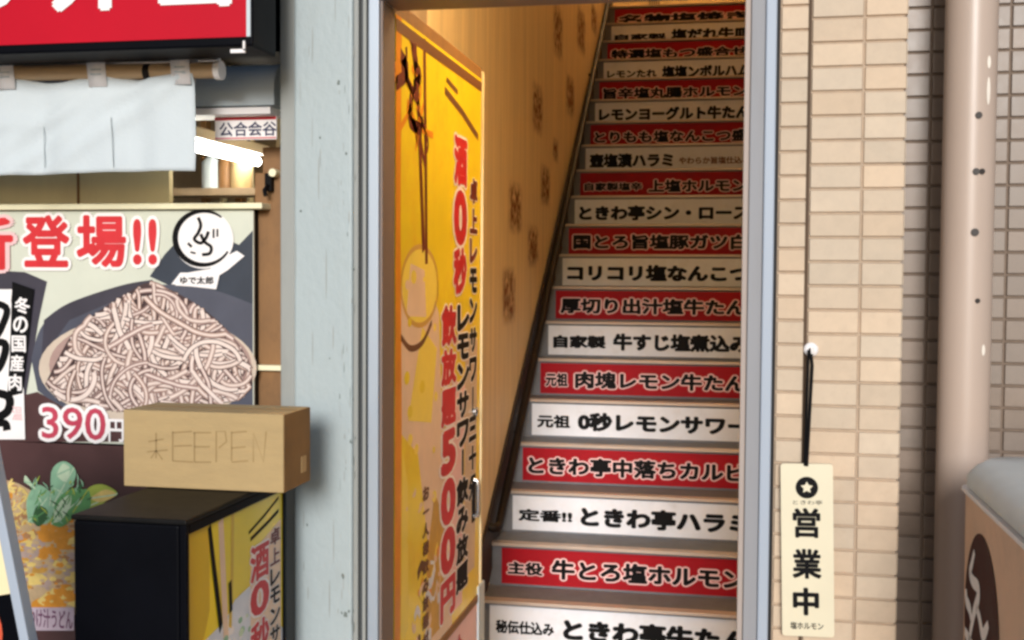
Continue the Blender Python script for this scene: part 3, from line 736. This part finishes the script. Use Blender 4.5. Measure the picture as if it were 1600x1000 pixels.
for lx in loops:
    b = MB(); wd = .021; ring = [(YN+.0205*math.cos(a), pl.z+.0205*math.sin(a)) for a in [math.radians(q_) for q_ in range(-20, 201, 20)]]
    prof = [(YN-.012, zt_-.012)]+[(YN-.0205, pl.z-.005)]+[(YN-.0205*math.cos(math.radians(q_)), pl.z+.0205*math.sin(math.radians(q_))) for q_ in range(0, 181, 20)]+[(YN+.0205, pl.z-.005), (YN+.004, zt_-.012)]
    v_ = [(lx-wd, y_, z_) for y_, z_ in prof]+[(lx+wd, y_, z_) for y_, z_ in prof]; k = len(prof)
    b.add(v_, [(i, i+1, k+i+1, k+i) for i in range(k-1)], M_wtx, True)
    for q_ in (-.006, .004): b.box(lx-.012, lx+.012, YN-.0215, YN-.0207, pl.z-.022+q_, pl.z-.0195+q_, M_seam)
    o = b.build('loop', t); sf = o.modifiers.new('thick', 'SOLIDIFY'); sf.thickness = .0015
for x, ya, yb_ in ((70, 195, 262), (180, 185, 262)):
    b = MB(); a, c = P(x, ya, YN), P(x, yb_, YN); b.tube([(a.x, YN-.0075-fold(a.x, .5), a.z), (a.x, YN-.0075-fold(a.x, .95), c.z)], .001, M_seam, 6); b.build('seam', t)

# grey shutter casing and small sign behind
YC = YF+.05
q0, q1 = P(250, 168, YC), P(428, 95, YC)
t = thing('shutter_casing', 'grey rounded shutter casing tucked beneath the red shop sign', 'shutter', (q1.x-.1, YC, q0.z))
b = MB(); prof = [(YC+.05-.05*math.cos(math.radians(a)), q0.z+.035+(q1.z-q0.z-.035)*math.sin(math.radians(a))) for a in range(0, 91, 10)]
prof = [(YC, q0.z)]+prof+[(YC+.09, q1.z), (YC+.09, q0.z)]
b.hexa([(XA, y_, z_) for y_, z_ in prof], [(q1.x, y_, z_) for y_, z_ in prof], M_casing); b.build('case', t, bevel=.002)
b = MB(); za, zb2 = P(360, 179, YC-.004).z, P(360, 168, YC-.004).z
b.box(XA, P(424, 170, YC).x, YC-.006, YC+.08, za, zb2-.0005, M_wtx); b.build('bottom_bar', t, bevel=.001)
YB = YF+.075
q0, q1 = P(336, 219, YB), P(432, 181, YB)
t = thing('hanging_sign', 'small white sign with dark characters under a red strip, beside the pillar', 'sign', (q0.x+.05, YB, q0.z))
b = MB(); b.box(q0.x, q1.x, YB, YB+.004, q0.z, q1.z, M_wtx)
zz = P(360, 188, YB).z; b.box(q0.x, q1.x-.001, YB-.001, YB-.0002, zz, q1.z-.001, M_redtx)
zz2 = P(360, 216, YB).z; b.box(q0.x, q1.x-.001, YB-.001, YB-.0002, zz2-.0015, zz2+.001, M_redtx)
M_navtx = mat('navy_lettering', (34, 38, 76), .5)
b.text('公合会谷', front((q0.x+q1.x)/2+.006, YB-.0004, (zz+zz2)/2), (q1.x-q0.x)*.93, (zz-zz2)*.8, M_navtx, .02)
b.build('board', t)
for xk in (q0.x+.01, q1.x-.02):
    b = MB(); b.tube([(xk, YB+.002, q1.z), (xk, YB+.002, q1.z+.06)], .0015, M_seam, 6); b.build('hanger', t)
# fluorescent tube running into the shop
ta = P(315, 232, 2.72); tb = PX(402, 255, ta.x)
t = thing('fluorescent_lamp', 'lit white tube lamp running back into the takeaway shop', 'lamp', (ta.x, ta.y, ta.z))
dd = (Vector((0, 1, 0)))
b = MB(); b.tube([(ta.x, 2.58, ta.z), (ta.x, tb.y, ta.z)], .012, M_tube, 16); b.build('tube', t)
b = MB(); b.box(ta.x-.03, ta.x+.03, 2.56, tb.y+.02, ta.z+.018, ta.z+.045, M_wtx); b.build('fitting', t, bevel=.003)
for yy in (2.65, tb.y-.05):
    b = MB(); b.tube([(ta.x, yy, ta.z+.045), (ta.x, yy, 2.4)], .004, M_wtx, 8); b.build('rod', t)

# ------------------------------------------------------------------ noodle poster
def pp(x, y, l=0.):
    q = P(x, y, YQ); return (q.x, YQ-.003-l, q.z)
def poly(mb, pts, l, mt): mb.add([pp(x, y, l) for x, y in pts], [tuple(range(len(pts)))], mt)
t = thing('noodle_poster', 'large poster of a heaped noodle bowl with red headline and 390 price', 'poster', (-1.4, YQ, 1.3))
M_pbg = mat('poster_pale_green', (206, 208, 192), .4, amt=.07, scale=5, coat=.2)
M_teal = mat('poster_dark_teal', (44, 52, 66), .4, amt=.15, scale=9, coat=.2)
M_slate = mat('poster_slate', (74, 76, 90), .4, amt=.15, scale=9, coat=.2)
M_slate2 = mat('poster_dark_slate', (58, 54, 66), .4, amt=.15, scale=9, coat=.2)
M_rimp = mat('poster_bowl_rim', (204, 186, 168), .4, amt=.1, scale=14)
M_maro = mat('poster_maroon', (78, 48, 48), .4, amt=.2, scale=8, coat=.2)
NOOD = [mat('noodle_print_%s' % n_, c, .45, amt=.08, scale=40) for n_, c in (('pink', (198, 172, 160)), ('light', (228, 208, 198)), ('tan', (184, 152, 138)), ('mauve', (168, 138, 130)), ('dusk', (132, 104, 98)))]
M_ndark = mat('noodle_gap_print', (64, 42, 42), .5, amt=.2, scale=20)
b = MB()
xa, xb_ = P(-240, 400, YQ).x, P(397, 400, YQ).x; z1_, z0_ = P(200, 329, YQ).z, P(200, 694, YQ).z
b.box(xa, xb_, YQ-.003, YQ+.003, z0_, z1_, M_pbg); b.build('sheet', t)
b = MB()
R_E = 396
poly(b, [(-60, 420), (40, 425), (75, 440), (62, 500), (30, 690), (-60, 690)], .0002, M_slate2)
poly(b, [(258, 398), (282, 372), (300, 350), (R_E, 392), (R_E, 480), (300, 462), (235, 432)], .0002, M_teal)
poly(b, [(R_E, 392), (R_E, 360), (372, 385)], .0003, M_teal)
poly(b, sm([(50, 560), (70, 505), (130, 468), (220, 446), (320, 450), (396, 475)])+[(396, 660), (240, 670), (110, 650), (60, 610)], .0003, M_slate)
poly(b, sm([(70, 500), (110, 473), (190, 446), (240, 437)])+[(235, 450), (180, 470), (110, 500), (66, 560)], .0004, M_slate2)
poly(b, [(-60, 640), (60, 612), (120, 648), (230, 664), (396, 664), (396, 690), (-60, 690)], .0004, M_maro)
poly(b, ell(232, 575, 170, 84, 48), .0005, M_rimp)
poly(b, ell(236, 570, 158, 76, 48), .0006, NOOD[3])
mound = sm([(72, 600), (92, 560), (120, 515), (165, 480), (205, 455), (232, 442), (262, 450), (315, 480), (360, 520), (390, 565), (396, 600)])+[(380, 622), (310, 640), (225, 645), (140, 638), (90, 622)]
poly(b, mound, .0007, M_ndark)
def inside(x, y):
    c = False; k = len(mound); j = k-1
    for i in range(k):
        (xi, yi), (xj, yj) = mound[i], mound[j]
        if (yi > y) != (yj > y) and x < (xj-xi)*(y-yi)/(yj-yi)+xi: c = not c
        j = i
    return c
rn = random.Random(21)
def strand(x, y, a, L, curl, i, w_):
    pts = [(x, y)]
    for k in range(14):
        a += curl+rn.uniform(-.12, .12); x += math.cos(a)*L/14; y += math.sin(a)*L/14
        if not inside(x, y) or y > 655: break
        pts.append((x, y))
    if len(pts) < 4: return
    pts = sm(pts, 3)
    l = .0008+i*.000006
    k = 0 if y < 520 else 0
    rib(b, pts, w_+2.6, l, M_ndark if rn.random() < .6 else NOOD[4], pp)
    rib(b, pts, w_, l+.000003, rn.choice(NOOD[:4] if y < 600 else NOOD[:4]), pp)
    rib(b, pts, w_*.42, l+.0000045, NOOD[1], pp)
i = 0
while i < 380:
    x, y = rn.uniform(75, 395), rn.uniform(442, 645)
    if not inside(x, y): continue
    out = math.atan2(y-470, x-235)
    a = rn.choice((out, out+math.pi/2, out-math.pi/2, rn.uniform(0, 6.28)))
    strand(x, y, a, rn.uniform(60, 150), rn.uniform(-.2, .2), i, rn.uniform(4.6, 7.6)); i += 1
b.build('noodle_picture', t)
# headline, price, logo
b = MB()
def ptx(mb, ch, x0, x1, y0, y1, mt, bold=.03, ol=None, omt=None, l=.004, rot=0.):
    a, c = P(x0, (y0+y1)/2, YQ), P(x1, (y0+y1)/2, YQ); top, bo = P((x0+x1)/2, y0, YQ), P((x0+x1)/2, y1, YQ)
    M_ = front((a.x+c.x)/2, YQ-.003-l, (top.z+bo.z)/2) @ Matrix.Rotation(rot, 4, 'Z')
    mb.text(ch, M_, c.x-a.x, top.z-bo.z, mt, bold, outline=ol, omt=omt, lift=.0006)
M_headred = mat('headline_red', (206, 36, 44), .45, amt=.1, scale=20)
ptx(b, '新', -88, 24, 338, 422, M_headred, .035, .06, M_outl)
ptx(b, '登', 38, 112, 336, 418, M_headred, .035, .06, M_wtx)
ptx(b, '場', 122, 200, 336, 418, M_headred, .035, .06, M_wtx)
ptx(b, '!', 210, 224, 342, 414, M_headred, .03, .06, M_wtx); ptx(b, '!', 234, 248, 342, 414, M_headred, .03, .06, M_wtx)
b.build('headline', t)
b = MB()
ptx(b, '390', 68, 168, 636, 686, mat('price_red', (190, 60, 84), .45), .01, .08, M_wtx)
ptx(b, '円', 172, 196, 654, 690, M_wtx, .02)
b.build('price', t)
b = MB()
poly(b, ell(320, 374, 47, 46, 40), .004, M_wtx)
ring = [(320+44*math.cos(a), 372+42*math.sin(a)) for a in [math.radians(-50-8*k) for k in range(36)]]
rib(b, ring, [3+6*math.sin(math.pi*k/35) for k in range(36)], .0044, M_ink, pp)
for pts, wd in (([(312, 340), (316, 352), (312, 364), (306, 374), (316, 380), (324, 372), (328, 362)], 5), ([(316, 366), (322, 378), (332, 386), (330, 396), (318, 398)], 5), ([(296, 380), (302, 386)], 4), ([(336, 358), (336, 372)], 3), ([(342, 358), (342, 370)], 3), ([(300, 394), (308, 396)], 3)):
    rib(b, sm(pts), wd, .0046, M_ink, pp)
poly(b, [(284, 428), (330, 420), (352, 402), (372, 392), (384, 400), (358, 422), (342, 432), (338, 450), (276, 446)], .0038, M_wtx)
poly(b, [(270, 444), (284, 426), (346, 426), (340, 452)], .0041, M_wtx)
ptx(b, 'ゆで太郎', 284, 336, 432, 444, M_ink, .03, l=.0044)
b.build('logo', t)
b = MB()
poly(b, [(-80, 452), (22, 452), (20, 470), (40, 610), (42, 686), (-80, 686)], .004, M_wtx)
poly(b, [(22, 440), (56, 452), (38, 614), (14, 620), (18, 560)], .0042, M_ink)
for i, ch in enumerate('冬の国産肉'): ptx(b, ch, 26-i*2.4, 50-i*3.2, 464+i*30, 490+i*30, M_wtx, .03, l=.0046)
for pts, wd in (([(-30, 470), (12, 480), (6, 510), (-6, 530)], 11), ([(-30, 540), (10, 536), (4, 570), (-16, 590)], 12), ([(-30, 610), (14, 618), (16, 640), (0, 652)], 13), ([(-30, 668), (8, 660), (14, 672)], 12)):
    rib(b, sm(pts), wd, .0046, M_ink, pp)
ptx(b, '温', 22, 38, 634, 656, M_outl, .02, l=.0046)
b.build('side_caption', t)

# food poster below
t = thing('food_poster', 'poster of golden fried food with green leaves behind the black sign stand', 'poster', (-1.4, YQ, .9))
b = MB(); z0_ = P(200, 1180, YQ).z; z1_ = P(200, 697, YQ).z
b.box(xa, xb_, YQ-.003, YQ+.003, z0_, z1_, M_maro); b.build('sheet', t)
b = MB()
FOOD = [mat('food_print_%s' % n_, c, .45, amt=.2, scale=30) for n_, c in (('gold', (214, 160, 70)), ('amber', (226, 150, 44)), ('beige', (206, 176, 136)), ('mauve', (190, 164, 154)), ('yellow', (236, 206, 120)), ('tan', (184, 132, 88)))]
GRN = [mat('leaf_print_%s' % n_, c, .45, amt=.15, scale=30) for n_, c in (('mint', (150, 196, 160)), ('green', (98, 160, 96)), ('deep', (52, 96, 56)), ('pale', (204, 224, 190)), ('lime', (176, 190, 78)))]
poly(b, [(-40, 735), (30, 755), (110, 800), (200, 800), (200, 960), (-40, 960)], .0003, FOOD[2])
rn = random.Random(9)
for i in range(420):
    x, y = rn.uniform(-10, 125), rn.uniform(765, 945); r = rn.uniform(8, 20) if i < 120 else rn.uniform(2, 8)
    if y < 770+ max(0, (40-x))*.4: continue
    k = [(x+r*rn.uniform(.6, 1.1)*math.cos(a), y+r*.6*rn.uniform(.6, 1.1)*math.sin(a)) for a in [j*math.pi/6 for j in range(12)]]
    mt = rn.choice(FOOD)
    if 65 < x < 110 and 820 < y < 870: mt = FOOD[1]
    if y > 925 and x > 60: mt = rn.choice((FOOD[4], FOOD[1]))
    poly(b, k, .0004+i*.000003, mt)
for i in range(46):
    x, y = rn.uniform(12, 40), rn.uniform(760, 830); a = rn.uniform(0, 6.28)
    rib(b, sm([(x, y), (x+12*math.cos(a), y+12*math.sin(a)), (x+16*math.cos(a+.9), y+16*math.sin(a+.9))]), 3, .0018+i*.000005, rn.choice((FOOD[2], FOOD[5], FOOD[4])), pp)
b.build('food_picture', t)
b = MB()
def leaf(pts, l, mt, vein):
    poly(b, sm(pts+[pts[0]], 4)[:-1], l, mt)
    rib(b, [pts[0], pts[len(pts)//2]], 2, l+.0001, vein, pp)
leaf([(46, 815), (44, 780), (60, 757), (82, 770), (90, 800), (72, 818)], .0026, GRN[0], GRN[3])
leaf([(52, 812), (60, 790), (76, 796), (74, 812), (62, 822)], .0028, GRN[2], GRN[1])
leaf([(84, 790), (82, 738), (100, 720), (118, 730), (120, 745), (108, 770)], .0030, GRN[0], GRN[3])
leaf([(90, 742), (100, 724), (112, 732), (104, 752)], .0031, GRN[3], GRN[0])
leaf([(82, 818), (92, 780), (118, 762), (138, 770), (126, 796), (100, 822)], .0032, GRN[1], GRN[3])
leaf([(84, 816), (94, 786), (112, 772), (112, 790), (98, 812)], .0034, GRN[3], GRN[1])
leaf([(116, 800), (122, 772), (140, 764), (144, 790), (128, 804)], .0033, GRN[1], GRN[4])
leaf([(128, 796), (138, 764), (162, 756), (186, 770), (168, 782), (150, 796)], .0031, GRN[4], GRN[3])
leaf([(142, 778), (166, 764), (184, 772), (160, 784)], .0034, FOOD[4], GRN[3])
leaf([(40, 752), (42, 742), (52, 754), (58, 764)], .0034, GRN[3], GRN[0])
for i in range(70):
    x, y = rn.uniform(48, 140), rn.uniform(755, 820); a = rn.uniform(-2.6, -.4); L = rn.uniform(6, 18)
    rib(b, [(x, y), (x+L*.5*math.cos(a)+1, y+L*.5*math.sin(a)), (x+L*math.cos(a), y+L*math.sin(a))], [1, 2.5, .8], .0036+i*.000004, rn.choice(GRN), pp)
b.build('leaf_picture', t)
b = MB(); M_lilac = mat('poster_lilac', (204, 184, 198), .5, amt=.1, scale=20)
poly(b, [(30, 948), (118, 948), (118, 984), (30, 984)], .003, M_lilac)
ptx(b, '肉つけ汁うどん', 36, 116, 950, 980, mat('lilac_lettering', (122, 78, 108), .5), .02, l=.0034)
b.build('caption', t)

# ------------------------------------------------------------------ black sign stand
YA = 1.80
pn = P(290, 818, YA); XR_ = pn.x; ZS = pn.z; XL_ = P(114, 805, YA).x
YZ = PX(447, 800, XR_).y
t = thing('sign_stand', 'black box sign stand with a yellow poster side facing the doorway', 'sign', ((XL_+XR_)/2, YA, 0))
b = MB(); b.box(XL_, XR_-.012, YA, YZ, .03, ZS-.004, M_navy); b.build('case', t, bevel=.005)
b = MB(); b.box(XL_-.003, XR_+.003, YA-.003, YZ+.003, ZS-.0035, ZS+.006, M_navytop); b.build('top_plate', t, bevel=.003)
b = MB(); b.box(XR_-.0118, XR_+.001, YA, YA+.012, .03, ZS-.004, M_navy); b.box(XR_-.0118, XR_+.001, YZ-.012, YZ, .03, ZS-.004, M_navy); b.box(XR_-.0118, XR_+.001, YA+.012, YZ-.012, ZS-.022, ZS-.004, M_navy); b.build('poster_frame', t, bevel=.002)
for yy in (YA+.04, YZ-.04):
    for xx in (XL_+.03, XR_-.04):
        b = MB(); b.tube([(xx, yy, 0), (xx, yy, .029)], .018, M_ink, 14); b.build('foot', t)
b = MB(); U0, U1, V0, V1 = YA+.012, YZ-.012, .06, ZS-.022
b.box(XR_-.0118, XR_-.004, U0, U1, V0, V1, M_yellow)
M_sy = mat('stand_poster_yellow', (238, 214, 20), .35, amt=.06, scale=8, coat=.3)
M_sw = mat('stand_poster_white', (216, 222, 232), .35, amt=.08, scale=16, coat=.3)
M_so = mat('stand_poster_gold', (214, 178, 14), .35, amt=.08, scale=8, coat=.3)
def sp(x, y, l=0.):
    q = PX(x, y, XR_-.004); return (XR_-.0036+l, q.y, q.z)
def spoly(pts, l, mt): b.add([sp(x, y, l) for x, y in pts], [tuple(range(len(pts)))], mt)
q_ = lambda: None
zt0 = PX(300, 830, XR_).z
def cl(y_, z_, l): return (XR_-.0036+l, min(max(y_, U0), U1), min(max(z_, V0), V1))
def sq(uvs, l, mt): b.add([cl(U0+u*(U1-U0), V1-(V1-V0)*v, l) for u, v in uvs], [tuple(range(len(uvs)))], mt)
# u across (towards the door), v down; the printed glass, chopsticks, yellow ground
sq([(0, 0), (.2, 0), (.2, .16), (.14, .21), (0, .27)], .0003, M_so)
sq([(.2, 0), (1, 0), (1, .3), (.62, .16), (.44, .17), (.34, .2)], .0002, M_sy)
sq([(0, .275), (.15, .212), (.36, .2), (.45, .172), (.62, .163), (1, .3), (1, 1), (0, 1)], .0003, M_sw)
sq([(.62, .1), (.98, .06), (.98, .5), (.62, .5)], .0004, M_pinkp)
spn = lambda u, v, l: cl(U0+u*(U1-U0), V1-(V1-V0)*v, l)
rib(b, [(.2, 0), (.25, .1), (.31, .21)], .034, .0006, M_ink, spn); rib(b, [(.31, 0), (.33, .1), (.36, .24)], .05, .0006, M_pinkp, spn); rib(b, [(.43, .0), (.42, .12), (.4, .22)], .03, .0006, M_so, spn)
rib(b, [(.4, .13), (.41, .19)], .03, .0007, M_ink, spn)
rib(b, [(.6, .055), (.78, .035), (.95, .012)], .006, .0007, M_ink, spn); rib(b, [(.62, .07), (.8, .055), (.95, .04)], .008, .0007, M_ink, spn)
rn = random.Random(3)
for i in range(40):
    u, v = rn.uniform(.3, .62), rn.uniform(.2, .4); r = rn.uniform(.01, .03)
    b.add([spn(u+r*math.cos(a), v+r*.3*math.sin(a), .0005+i*.000004) for a in [k*math.pi/4 for k in range(8)]], [tuple(range(8))], rn.choice((M_sw, GRN[3], GRN[0], M_wtx)))
def stx(ch, u, v, w_, h, mt, ol=.05):
    if ch == 'ー': w_, ch = w_*.16, '|'
    b.text(ch, sideM(*spn(u, v, .001)), w_*(U1-U0), h*(V1-V0), mt, .035, outline=ol, omt=M_wtx)
for ch, v, h in (('酒', .125, .075), ('0', .2, .07), ('秒', .282, .075), ('飲', .36, .07)): stx(ch, .72, v, .22, h, M_redtx)
for i, ch in enumerate('卓上レモンサワー'): stx(ch, .9, .09+i*.042, .12, .036, M_ink if i > 1 else M_dred, .04)
b.build('poster', t)

# cardboard box on the stand
zb0 = ZS+.0075
YBx = PZ(320, 765, zb0).y
bx0, bx1 = P(193, 700, YBx).x, P(444, 700, YBx).x; bz1 = P(320, 644, YBx).z; YBb = PX(485, 700, bx1).y
t = thing('cardboard_box', 'plain brown cardboard box lying on top of the black sign stand', 'box', ((bx0+bx1)/2, YBx, zb0))
b = MB(); b.box(bx0, bx1-.0015, YBx, YBb, zb0, bz1, M_cardboard)
def scr(pts, wd=.0035): rib(b, pts, wd, .0006, M_pencil, lambda x, y, l: (P(x, y, YBx).x, YBx-.0006, P(x, y, YBx).z))
M_w = 2.2
for pts in ([(232, 690), (256, 686)], [(244, 676), (244, 716)], [(230, 706), (262, 703)], [(236, 716), (244, 704), (254, 718)], [(270, 674), (270, 720)], [(270, 676), (300, 674)], [(272, 697), (300, 696)], [(270, 720), (302, 722)], [(302, 676), (330, 676)], [(304, 676), (304, 722)], [(304, 698), (328, 698)],
            [(304, 722), (330, 722)], [(338, 722), (338, 674), (352, 674), (354, 690), (342, 700)], [(362, 674), (362, 720)], [(362, 676), (386, 674)], [(362, 700), (384, 698)], [(362, 722), (388, 720)], [(396, 722), (396, 676), (412, 722), (416, 674)]):
    scr(pts, M_w)
b.build('carton', t, bevel=.002)
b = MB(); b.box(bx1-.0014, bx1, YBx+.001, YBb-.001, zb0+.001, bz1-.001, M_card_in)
qq = PX(474, 722, bx1); b.box(bx1+.0001, bx1+.001, qq.y-.012, qq.y+.014, qq.z-.02, qq.z+.012, M_cardboard); b.build('end_flap', t)
b = MB(); ym = (YBx+YBb)/2; b.box(bx0+.001, bx1-.002, ym-.001, ym+.001, bz1+.0002, bz1+.0012, M_card_in); b.build('flap_seam', t)

# leaning board at the corner
YV = 1.66
t = thing('leaning_board', 'tilted board with a white edge leaning at the lower left corner', 'sign', (-1.3, YV, 0))
a, c = P(-3, 760, YV), P(54, 1050, YV); dv = (a-c).normalized(); top = a+dv*.16; bot = a-dv*((a.z-.0)/dv.z)
nx_ = Vector((-dv.z, 0, dv.x)); nx_ = nx_ if nx_.x < 0 else -nx_
b = MB(); ew = .017
def bar(p0, p1, w0, w1, y0, y1, mt): b.hexa([p0+nx_*w0+Vector((0, y0, 0)), p0+nx_*w1+Vector((0, y0, 0)), p0+nx_*w1+Vector((0, y1, 0)), p0+nx_*w0+Vector((0, y1, 0))], [p1+nx_*w0+Vector((0, y0, 0)), p1+nx_*w1+Vector((0, y0, 0)), p1+nx_*w1+Vector((0, y1, 0)), p1+nx_*w0+Vector((0, y1, 0))], mt)
bar(bot, top, 0, ew, 0, .025, M_alu_w); b.build('edge_trim', t, bevel=.002)
m1 = P(10, 838, YV).z; m2 = P(10, 925, YV).z
pz = lambda z: bot+dv*((z-bot.z)/dv.z)
b = MB(); bar(pz(m2), pz(m1), ew, .4, .006, .02, M_cream); bar(pz(m1), top, ew, .4, .006, .02, M_white); bar(bot, pz(m2), ew, .4, .006, .02, M_navy)
M_or = mat('orange_red_print', (206, 84, 52), .5)
e0 = P(-30, 990, YV); b.add([(e0.x+.036*math.cos(k*math.pi/10), YV+.0052, e0.z+.05*math.sin(k*math.pi/10)) for k in range(20)], [tuple(range(20))], M_or)
b.build('panel', t)
